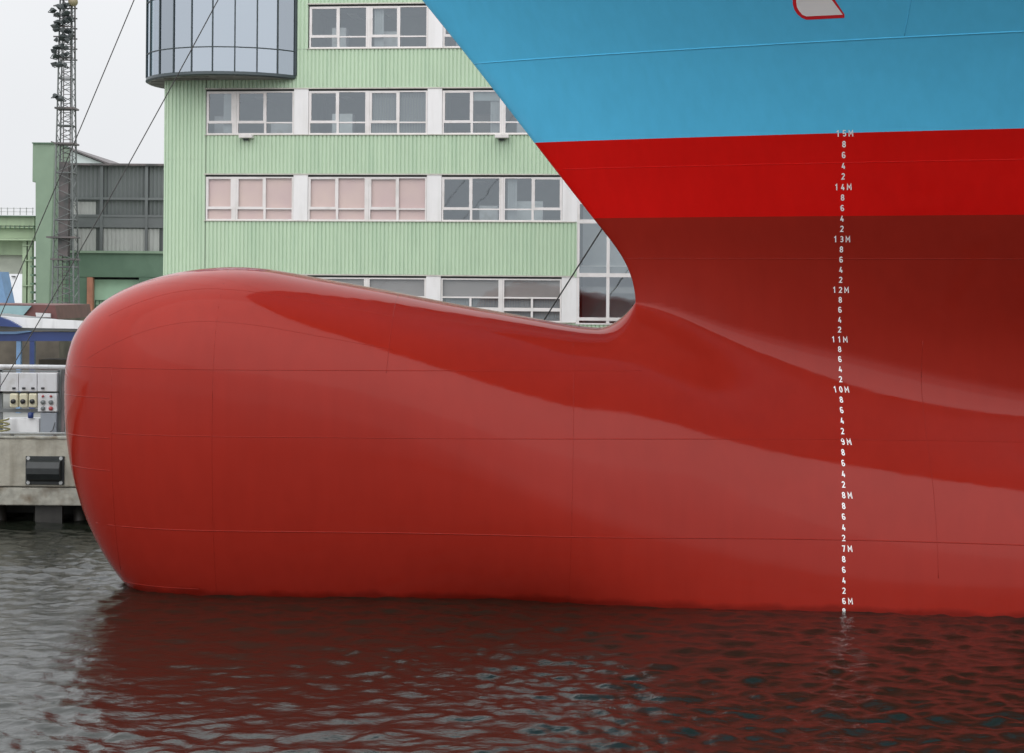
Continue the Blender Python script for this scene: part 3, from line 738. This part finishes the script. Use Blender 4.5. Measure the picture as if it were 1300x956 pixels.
m.build('soffit', M['soffit'], bo)
m = MB(); vs = [(*pt(a, Rb-.5), rings[0]+.02) for a in ring]+[(*pt(a, Rb-.5), rings[-1]) for a in ring]
m.add(vs, [(i, i+1, i+n+2, i+n+1) for i in range(n)]); m.build('inner_wall', M['dark'], bo)
vs = [(*pt(a, Rb+.05), rings[-1]+.01) for a in ring]+[(*pt(a, Rb+.05), rings[-1]+.5) for a in ring]; m = MB()
m.add(vs, [(i, i+1, i+n+2, i+n+1) for i in range(n)]+[list(range(n+1, 2*n+2))]); m.build('parapet', M['mull'], bo)

# wall lamps below the first-floor sills
for i, (xa_, lb) in enumerate(((314, 'pale wall lamp under the sill of the leftmost window row, below the curved bay'), (638, 'pale wall lamp under the sill close to the blue bow'))):
    s, z = fac(xa_, 174.5); e = empty('wall_lamp', tuple(ORG+U*s-NV*.02+Vector((0, 0, z))), -PSI, label=lb, cat='lamp', group='lamps under the window sills')
    MB().box(-.26, .26, -.30, -.02, -.04, .09).build('housing', M['white'], e, bevel=.015)
    MB().box(-.14, .06, -.06, .0, -.12, -.042).build('bracket', M['mull'], e)

# ------------------------------------------------------------------ background hall, tower, crane bridge
def pbox(mb, x0, y0, x1, y1, D, th, org=Vector((0, 0, 0))):
    ym = (y0+y1)/2; xm = (x0+x1)/2
    a = W(x0, ym, D); b = W(x1, ym, D); t = W(xm, y0, D); bt = W(xm, y1, D)
    mb.box(a.x-org.x, b.x-org.x, D-org.y, D+th-org.y, bt.z-org.z, t.z-org.z)
def thing(name, x, y, D, **k):
    p = W(x, y, D); return empty(name, (p.x, D, QZ), **k)
DH = 104.0
hall = thing('workshop_hall', 140, 400, DH, label='grey glazed industrial hall with a dark green base left of the office building', cat='building'); O = hall.location.copy()
m = MB(); pbox(m, 66, 321, 245, 352, DH, 24, O); 
for x0, x1 in ((66, 110), (176, 245)): pbox(m, x0, 352, x1, 459, DH, 24, O)
m.build('green_base', M['dgreen'], hall)
M['hallg'] = mat('dusty_hall_glazing', (.115, .125, .125), .35, var=.25, vscale=.25, dirt=(.075, .08, .08), dscale=.15)
M['hallp'] = mat('pale_sheet_lining', (.34, .345, .33), .6, var=.12, vscale=.4, dirt=(.26, .26, .25), dscale=.5, streak=3)
def ribbed(mb, x0, y0, x1, y1, D, org, pitch=.24, dep=.04):
    a = W(x0, (y0+y1)/2, D); b = W(x1, (y0+y1)/2, D); t = W(x0, y0, D).z-org.z; bt = W(x0, y1, D).z-org.z
    n = int((b.x-a.x)/pitch); pr = []
    for i in range(n): s = a.x-org.x+i*pitch; pr += [(s, dep), (s+pitch*.4, 0), (s+pitch*.6, 0)]
    k = len(pr); mb.add([(p, q+D-org.y, bt) for p, q in pr]+[(p, q+D-org.y, t) for p, q in pr], [(i, i+1, i+1+k, i+k) for i in range(k-1)])
m = MB(); ribbed(m, 66, 210, 245, 321, DH+.1, O); m.build('glazing', M['hallg'], hall)
m = MB(); ribbed(m, 92, 256, 126, 274, DH+.03, O); ribbed(m, 92, 290, 126, 321, DH+.03, O); ribbed(m, 130, 290, 208, 321, DH+.03, O); m.build('pale_sheet', M['hallp'], hall)
m = MB()
pbox(m, 66, 207.5, 245, 210, DH-.25, 24.5, O); m.build('roof_edge', M['dsteel'], hall)
m = MB()
for x_ in (127, 184): pbox(m, x_, 211, x_+3.5, 321, DH-.12, .2, O)
for yy in (252, 274): pbox(m, 66, yy-1.5, 215, yy+1.5, DH-.1, .15, O)
pbox(m, 66, 275, 245, 289, DH-.06, .1, O)
m.build('glazing_post', M['hallg'], hall)
m = MB(); pbox(m, 66, 318.5, 245, 321.5, DH-.15, .2, O); m.build('ledge', M['mgreen'], hall)
m = MB(); pbox(m, 110, 352, 117, 459, DH-.1, .5, O); m.build('door_jamb', M['orange'], hall)
m = MB(); pbox(m, 117, 355, 176, 459, DH+.6, .2, O); m.build('door', M['lgreen'], hall)
m = MB(); pbox(m, 121, 381, 135, 381.8, DH+.5, .1, O); pbox(m, 121, 387, 135, 387.8, DH+.5, .1, O)
for xx in (121, 126, 130, 135): pbox(m, xx-.4, 381, xx+.4, 398, DH+.5, .1, O)
m.build('door_railing', M['dgreen'], hall)
# gable roof of a taller hall behind
gh = thing('gable_hall', 90, 400, 130, label='pale gable roof rising behind the grey hall', cat='building'); O = gh.location.copy()
m = MB(); pts = [W(60, 459, 130), W(60, 180, 130), W(69, 184, 130), W(140, 210.5, 130), W(200, 234, 130), W(200, 459, 130)]
m.prism([(p.x-O.x, p.z-O.z) for p in pts], 0, 20); m.build('wall', M['roofg'], gh)
m = MB(); a, b = W(66, 181.5, 130)-O, W(200, 232.5, 130)-O; m.prism([(a.x, a.z), (b.x, b.z), (b.x, b.z+.12), (a.x, a.z+.12)], -.3, 20.2); m.build('roof', M['dsteel'], gh)
# mid green tower
tw = thing('green_tower', 55, 400, 98, label='tall flat-topped green tower beside the lattice mast', cat='tower'); O = tw.location.copy()
pl = [W(*p, 98) for p in ((45, 440), (45, 231), (41, 231), (41.5, 182), (69, 182), (67.5, 235), (62, 386), (60, 440))]
m = MB(); m.prism([(p.x-O.x, p.z-O.z) for p in pl], 0, 3.5); m.build('shaft', M['mgreen'], tw, bevel=.03)
m = MB(); pbox(m, 40.5, 180.8, 69.5, 182.2, 97.9, 3.7, O); m.build('coping', M['dgreen'], tw)
for i in range(9):
    m = MB(); pbox(m, 38.5, 326+i*11, 42.5, 328.5+i*11, 97.8, .5, O); m.build('rung', M['dgreen'], tw)
# pale green crane bridge on the left
cb = thing('crane_bridge', 0, 400, 101, label='pale green steel bridge girder with railing at the left edge', cat='bridge'); O = cb.location.copy()
m = MB(); pbox(m, -160, 273.5, 43.5, 286, 101, 1.6, O); pbox(m, -160, 287, 43.5, 288.5, 100.8, 1.9, O); pbox(m, -160, 288.7, 43.5, 302, 101.15, 1.2, O); pbox(m, -160, 302.2, 43.5, 304.5, 100.8, 1.8, O)
m.build('girder', M['pgreen'], cb)
m = MB(); pbox(m, -160, 273, 43.5, 274.2, 100.7, 2.1, O)
for i in range(32): pbox(m, 42-i*6, 286.2, 43-i*6, 290.5, 100.75, .1, O)
m.build('flange', M['dgreen'], cb)
m = MB(); pbox(m, -160, 263.5, 43, 264.1, 100.7, .06, O); pbox(m, -160, 268, 43, 268.5, 100.7, .05, O)
for i in range(26): pbox(m, 41-i*8, 263.5, 41.7-i*8, 273, 100.7, .06, O)
m.build('railing', M['galv'], cb)
m = MB(); pbox(m, -160, 304.6, 32, 323, 102, .8, O); m.build('upper_panel', M['pgreen'], cb)
m = MB(); pbox(m, -160, 323.2, 28, 347, 102.4, .4, O); m.build('lower_panel', M['khaki'], cb)
for xx in (28, 35):
    m = MB(); pbox(m, xx, 304.7, xx+5, 459, 101.2, .5, O); m.build('column', M['pgreen'], cb)
m = MB(); 
for yy in (311, 362, 330): pbox(m, 28, yy, 41, yy+1.2, 101.1, .08, O)
m.build('brace', M['pgreen'], cb)
# far white shed seen through the bridge
fs = thing('white_shed', 0, 400, 150, label='white sheet wall seen under the pale green bridge', cat='building'); O = fs.location.copy()
m = MB(); pbox(m, -120, 340, 40, 440, 150, 8, O); m.build('wall', M['bgwhite'], fs)
m = MB(); pbox(m, 14.5, 350.4, 19, 351.6, 149.8, .2, O); m.build('vent', M['black'], fs)
bt = thing('sloping_panel', -5, 390, 90, label='light blue sloping panel at the left edge under the bridge', cat='panel'); O = bt.location.copy()
pl = [W(*p, 90) for p in ((-30, 345), (0.5, 345), (9, 388), (9, 430), (-30, 430))]
m = MB(); m.prism([(p.x-O.x, p.z-O.z) for p in pl], 0, 1.5); m.build('panel', M['lblue'], bt)

# ------------------------------------------------------------------ lattice mast with floodlights
DM = 84.0
ms = thing('lattice_mast', 78, 400, DM, label='tall steel lattice mast carrying clusters of floodlights', cat='mast'); O = ms.location.copy()
def mw(y): # left/right pixel of the mast at row y
    return float(np.interp(y, (-300, 0, 120, 240, 459), (81, 76.5, 73.3, 70, 64))), float(np.interp(y, (-300, 0, 120, 240, 459), (92, 91.5, 91.2, 92, 94.5)))
def mpt(y, c):
    l_, r_ = mw(y); x_ = l_ if c in (0, 3) else r_; p = W(x_, y, DM); wd = (r_-l_)*DM/F
    return Vector((p.x-O.x, (0 if c in (0, 1) else wd), p.z-O.z))
m = MB()
ys_ = list(range(459, -281, -20))
for c in range(4):
    m.tube([mpt(y, c) for y in ys_], .04, 6, smooth=False)
m.build('leg_frame', M['steel'], ms)
m = MB()
for i in range(len(ys_)-1):
    ya, yb = ys_[i], ys_[i+1]
    for c in range(4):
        c2 = (c+1) % 4; mid = (ya+yb)/2
        p1, p2, p3 = mpt(ya, c), mpt(mid, c2), mpt(yb, c)
        m.tube([p1, p2], .016, 4, smooth=False); m.tube([p2, p3], .016, 4, smooth=False)
        if i % 3 == 0: m.tube([p1, mpt(ya, c2)], .03, 4, smooth=False)
m.build('bracing', M['steel'], ms)
m = MB(); a = (mpt(459, 0)+mpt(459, 2))/2; b = (mpt(-60, 0)+mpt(-60, 2))/2
for dx in (-.16, .16): m.tube([a+Vector((dx, 0, 0)), b+Vector((dx, 0, 0))], .025, 5, smooth=False)
for i in range(90): p = a.lerp(b, i/90); m.tube([p+Vector((-.16, 0, 0)), p+Vector((.16, 0, 0))], .015, 4, smooth=False)
m.build('ladder', M['dsteel'], ms)
m = MB(); p0 = mpt(325, 0); p1 = mpt(205, 0); l_, r_ = mw(280); 
wd = (r_-l_)*DM/F; m.box(p0.x+wd*.22, p0.x+wd*.7, wd*.2, wd*.75, p0.z, p1.z); m.build('cable_duct', M['dsteel'], ms)
# gantries and lamps
for yy in (329, 301, 182, 137):
    l_, r_ = mw(yy); a = W(l_-(9 if yy == 301 else 3), yy, DM); b = W(r_+3, yy, DM)
    MB().box(a.x-O.x, b.x-O.x, -.12, .95, a.z-O.z-.04, a.z-O.z+.04).build('platform', M['dsteel'], ms)
lampset = [(y, x_) for y in (71, 60, 50, 40, 29, 19, 8, -4, -15) for x_ in (73.5, 80.5, 87)]+[(66, 71), (46, 90), (34, 71), (24, 89), (13, 70)]+[(83, 72), (81, 79), (84, 85), (122, 72.5), (124, 77)]
proto = None
for i, (yy, xx) in enumerate(lampset):
    yy += R.uniform(-2, 2); xx += R.uniform(-2, 2); l_, r_ = mw(yy)
    p = W(xx, yy, DM); loc = Vector((p.x-O.x, -.25+R.uniform(-.15, .1), p.z-O.z))
    if proto is None:
        q = MB()                                           # flat wedge-shaped reflector with a bracket
        q.add([(-.21, -.10, -.13), (.21, -.10, -.13), (.21, -.10, .13), (-.21, -.10, .13), (-.10, .13, -.05), (.10, .13, -.05), (.10, .13, .07), (-.10, .13, .07)],
              [(0, 1, 2, 3), (4, 5, 6, 7), (0, 1, 5, 4), (1, 2, 6, 5), (2, 3, 7, 6), (3, 0, 4, 7)])
        q.box(-.24, .24, -.02, .02, -.23, -.19); q.box(-.24, -.22, -.02, .02, -.19, .02); q.box(.22, .24, -.02, .02, -.19, .02); proto = q.build('floodlight', M['lamp'], ms); o = proto
    else:
        o = proto.copy(); C.objects.link(o); o.parent = ms
    o.location = loc; o.rotation_euler = (R.uniform(.5, 1.1), R.uniform(-.2, .2), R.choice((-1, -1, 1))*R.uniform(.3, 1.6)); sc = R.uniform(.7, 1.0); o.scale = (sc, sc, sc)
m = MB()
for yy in (74, 60, 47, 34, 21, 8, -6): a = W(69, yy, DM); b = W(94, yy, DM); m.box(a.x-O.x, b.x-O.x, -.2, -.14, a.z-O.z-.03, a.z-O.z+.03); m.box(a.x-O.x+.1, b.x-O.x, .6, .66, a.z-O.z-.03, a.z-O.z+.03)
a, b = W(93.5, 74, DM), W(94.5, -20, DM); m.tube([(a.x-O.x, .2, a.z-O.z), (b.x-O.x, .2, b.z-O.z)], .03, 6)
m.build('lamp_rail', M['dsteel'], ms)
p = W(94.5, 3, DM); m = MB(); m.tube([(p.x-O.x-.05, .2, p.z-O.z), (p.x-O.x-.02, -.05, p.z-O.z), (p.x-O.x, -.3, p.z-O.z)], [.1, .2, .22], 14)
m.build('siren_horn', mat('ochre_housing', (.26, .22, .13), .5), ms)

# ------------------------------------------------------------------ quay side equipment
DQ = 47.9
def slab(parent, O, name, x0, y0, x1, y1, D, th, mt, bevel=0):
    m = MB(); pbox(m, x0, y0, x1, y1, D, th, O); return m.build(name, mt, parent, bevel=bevel)
sp_ = thing('power_cabinet', 36, 555, DQ, label='steel rack of white shore-power cabinets with cream sockets on the quay', cat='power cabinet'); O = sp_.location.copy()
m = MB()
for x_ in (-1.5, 73.5): pbox(m, x_, 469, x_+4, 557, DQ+.2, .12, O)
pbox(m, -30, 519, 76, 523.5, DQ+.16, .08, O); pbox(m, -30, 470, 76, 472, DQ+.2, .08, O); pbox(m, -30, 497.5, 76, 499.5, DQ+.2, .06, O)
m.build('rack', M['steel'], sp_)
m = MB(); pbox(m, 78, 466, 81.5, 557, DQ+.12, .15, O); pbox(m, 84, 480, 86, 557, DQ+.5, .15, O); m.build('side_post', M['dsteel'], sp_)
for x0, x1 in ((-22, .3), (1, 23.2), (23.8, 46.8), (47.5, 72)):
    c = slab(sp_, O, 'cabinet', x0, 473.5, x1, 497, DQ, .3, M['cab'], .012)
for xs_, yy in ((17.5, 493), (30, 493), (41.5, 493), (54, 493), (-6, 493)):
    m = MB(); pbox(m, xs_-2, yy-1.2, xs_+2, yy+1.2, DQ-.03, .03, O); m.build('latch', M['black'], sp_)
for x0 in (12, 24.2, 36):
    c = slab(sp_, O, 'socket_box', x0, 499.5, x0+10.6, 517.5, DQ-.02, .24, M['cream'], .04)
    p = W(x0+5.3, 509.5, DQ-.02); m = MB(); m.tube([(p.x-O.x, 0-.02, p.z-O.z), (p.x-O.x, -.10, p.z-O.z)], .062, 14); m.build('socket', M['black'], c)
pn_ = slab(sp_, O, 'switch_panel', 48, 499.5, 72, 522.5, DQ-.01, .25, M['cab'], .01)
for i, xs_ in enumerate((55, 65)):
    for j, yy in enumerate((503, 510.5, 518.5)):
        p = W(xs_, yy, DQ); m = MB(); r_ = (.03, .058, .055)[j]; m.tube([(p.x-O.x, -.012, p.z-O.z), (p.x-O.x, -.07, p.z-O.z)], r_, 12)
        m.build('socket', M['redp'] if (i == 1 and j == 2) or j == 0 else M['steel'], pn_)
gc = thing('grey_cabinet', 61, 555, DQ, label='plain grey floor cabinet below the white switch panel', cat='cabinet'); O = gc.location.copy()
slab(gc, O, 'body', 51, 524, 71.5, 554.5, DQ+.0, .3, M['grey'], .015)
m = MB(); m.tube([W(70, 536, DQ-.05)-O, W(67, 546, DQ-.06)-O, W(62, 550, DQ-.06)-O, W(57, 552, DQ-.06)-O], .012, 6); m.build('cable', M['black'], gc)
wb = thing('concrete_block', 28, 555, DQ, label='low pale concrete block behind the railing under the cream sockets', cat='block'); O = wb.location.copy()
slab(wb, O, 'block', 5, 531, 50, 550, DQ+.1, .5, M['roofw'], .03); slab(wb, O, 'foot', 3, 550.1, 51, 554.6, DQ+.05, .6, M['concrete2'])
bp_ = thing('hanging_drum', 39, 555, DQ, label='small dark blue drum hanging under the cream sockets', cat='drum'); O = bp_.location.copy()
p0, p1 = W(39, 523.5, DQ+.02)-O, W(39, 531, DQ+.02)-O
MB().tube([p0, p0.lerp(p1, .1), p0.lerp(p1, .9), p1], [.05, .075, .075, .05], 14).build('drum', M['navy'], bp_)
MB().tube([p0+Vector((0, 0, .001)), p0+Vector((0, 0, .05))], .012, 6).build('hook', M['steel'], bp_)
rp = thing('quay_railing', 40, 555, 47.1, label='white tubular guard rail running along the quay above the cabinets', cat='railing'); O = rp.location.copy()
m = MB(); a, b = W(-400, 462, 47.15)-O, W(97, 466.5, 47.15)-O; m.tube([a, b], .062, 12); m.build('top_rail', M['roofw'], rp)
for xx in (90, -60, -210):
    p = W(xx, 466, 47.2)-O; MB().tube([(p.x, .0, 0), (p.x, .05, p.z)], .035, 8).build('post', M['steel'], rp)

# pipe, hoses and mooring ring on the quay
M['hose'] = mat('yellow_green_hose', (.22, .20, .08), .6)
pc = empty('cable_conduit', (W(0, 553, 47.2).x-8, 47.25, QZ), label='thin grey pipe on brackets along the quay edge under the railing', cat='pipe')
L0 = W(86, 553, 47.2).x-pc.location.x
MB().tube([(0, 0, .10), (L0, 0, .10)], .035, 8).build('tube', M['galv'], pc)
for i in range(9):
    x = L0-.35-i*1.1; MB().box(x-.03, x+.03, -.05, .05, .0, .064).build('bracket', M['dsteel'], pc)
hp = W(6, 548, 47.6); ho_ = MB()
ho_.tube([Vector((math.cos(a*.55)*(.24-.0012*a), math.sin(a*.55)*.16, .03+.012*a)) for a in range(36)], .022, 7)
o = ho_.build('coiled_hose', M['hose'], None); o.location = (hp.x-.1, 47.62, QZ); tag(o, 'coiled yellowish hose lying on the quay left of the pale concrete block', 'hose')
lad = empty('quay_ladder', (W(-26, 600, 46.8).x, 46.72, 0), label='steel ladder fixed to the quay wall left of the black fender', cat='ladder')
for sx in (-.2, .2): MB().tube([(sx, 0, .1), (sx, 0, QZ+.02)], .025, 7).build('rail', M['galv'], lad)
for i in range(8): MB().tube([(-.2, 0, .25+i*.26), (.2, 0, .25+i*.26)], .015, 6).build('rung', M['galv'], lad)

# rubber fender on the wall
fd = W(57.5, 597, 46.8); fe = empty('dock_fender', (fd.x, 46.8, fd.z), label='black rubber fender bolted to the concrete quay wall', cat='fender')
hw = 24.5/49.1; hh = 18/49.1
MB().box(-hw, hw, -.05, -.002, -hh, hh).build('back_plate', M['rubber'], fe, bevel=.01)
prof = [(-.05, -hh*.78), (-.20, -hh*.62), (-.27, -hh*.2), (-.27, hh*.2), (-.20, hh*.62), (-.05, hh*.78)]
m = MB(); n = len(prof); L_, R_ = -hw*.86, hw*.86
vs = [(L_, a, b) for a, b in prof]+[(L_+.05+(.12 if False else 0), a, b) for a, b in prof]+[(R_-.05, a, b) for a, b in prof]+[(R_, a*.98, b) for a, b in prof]
fs_ = []
for q in range(3): fs_ += [(q*n+i, q*n+i+1, (q+1)*n+i+1, (q+1)*n+i) for i in range(n-1)]
fs_ += [list(range(n)), [3*n+i for i in range(n)]]
m.add(vs, fs_); m.build('rubber_body', M['rubber'], fe, bevel=.015)
for sx in (-1, 1):
    for sz in (-1, 1):
        MB().tube([(sx*hw*.84, -.05, sz*hh*.86), (sx*hw*.84, -.09, sz*hh*.86)], .05, 6, smooth=False).build('bolt', M['galv'], fe)

# canopy
DC = 56.0
cn = thing('canopy', 60, 555, DC, label='white-edged canopy with a navy blue beam and blue posts on the quay', cat='canopy'); O = cn.location.copy()
def ppoly(name, pts, D, th, mt, parent, O):
    pl = [W(*p, D)-O for p in pts]; m = MB(); m.prism([(p.x, p.z) for p in pl], D-O.y, D-O.y+th); return m.build(name, mt, parent)
ppoly('fascia', [(-60, 396), (18, 403), (165, 411), (165, 418.5), (28, 416), (14, 408), (-60, 400)], DC, .3, M['roofw'], cn, O)
ppoly('roof', [(-60, 401), (10, 409), (28, 416.6), (165, 419), (165, 421), (-60, 419)], DC+.1, 6, M['steel'], cn, O)
ppoly('navy_gable', [(-60, 390), (0, 402.5), (12, 407), (27, 415.5), (-60, 411)], DC-.25, .2, M['navy'], cn, O)
ppoly('beam', [(-60, 424), (60, 421), (165, 423), (165, 433), (-60, 433)], DC+.2, .25, M['navy'], cn, O)
ppoly('beam_edge', [(-60, 421.5), (20, 420.8), (40, 419.5), (40, 421), (20, 424), (-60, 424.5)], DC+.1, .1, M['lblue'], cn, O)
for x0, x1, mt in ((37.5, 43.5, M['navy']), (20.5, 26, M['lblue']), (-90, -84, M['navy']), (150, 156, M['navy'])):
    m = MB(); a = W(x0, 433, DC+.2)-O; b = W(x1, 433, DC+.2)-O; m.box(a.x, b.x, .22, .40, 0, a.z-.003); m.build('post', mt, cn)
# brown shed with teal skylight
sh = thing('brown_shed', 20, 470, 66, label='red-brown sheet shed with a teal glass roof light behind the canopy', cat='shed'); O = sh.location.copy()
ppoly('wall', [(-80, 405), (75, 405), (75, 500), (-80, 500)], 66.2, 5, M['shed'], sh, O)
ppoly('roof', [(-80, 385.5), (42, 386.8), (70, 387.5), (73, 405.5), (-80, 404)], 66, 5.4, M['brown'], sh, O)
ppoly('skylight', [(-80, 387), (40, 388.3), (29, 401), (-80, 400)], 65.9, .08, M['teal'], sh, O)
ppoly('sign_board', [(45, 397), (64, 398), (64, 403), (46, 402)], 65.85, .1, M['cab'], sh, O)
# stacked timber / yard clutter glimpsed under the canopy
cl = thing('timber_stack', 60, 470, 60, label='dark stack of brown timber seen under the navy canopy beam', cat='timber stack'); O = cl.location.copy()
for i in range(7):
    a = W(48+R.uniform(-2, 2), 456-i*4+30, 60)-O; b = W(100+R.uniform(-3, 3), 456, 60)-O
    MB().box(a.x, b.x, 0, 1.2, .16*i+.4, .16*i+.55).build('plank', M['brown'] if i % 3 == 1 else M['shed'], cl)
MB().box(W(50, 456, 60).x-O.x, W(53, 456, 60).x-O.x, 0, 1.2, 0, .4).build('bearer', M['shed'], cl)
MB().box(W(92, 456, 60).x-O.x, W(95, 456, 60).x-O.x, 0, 1.2, 0, .4).build('bearer', M['shed'], cl)
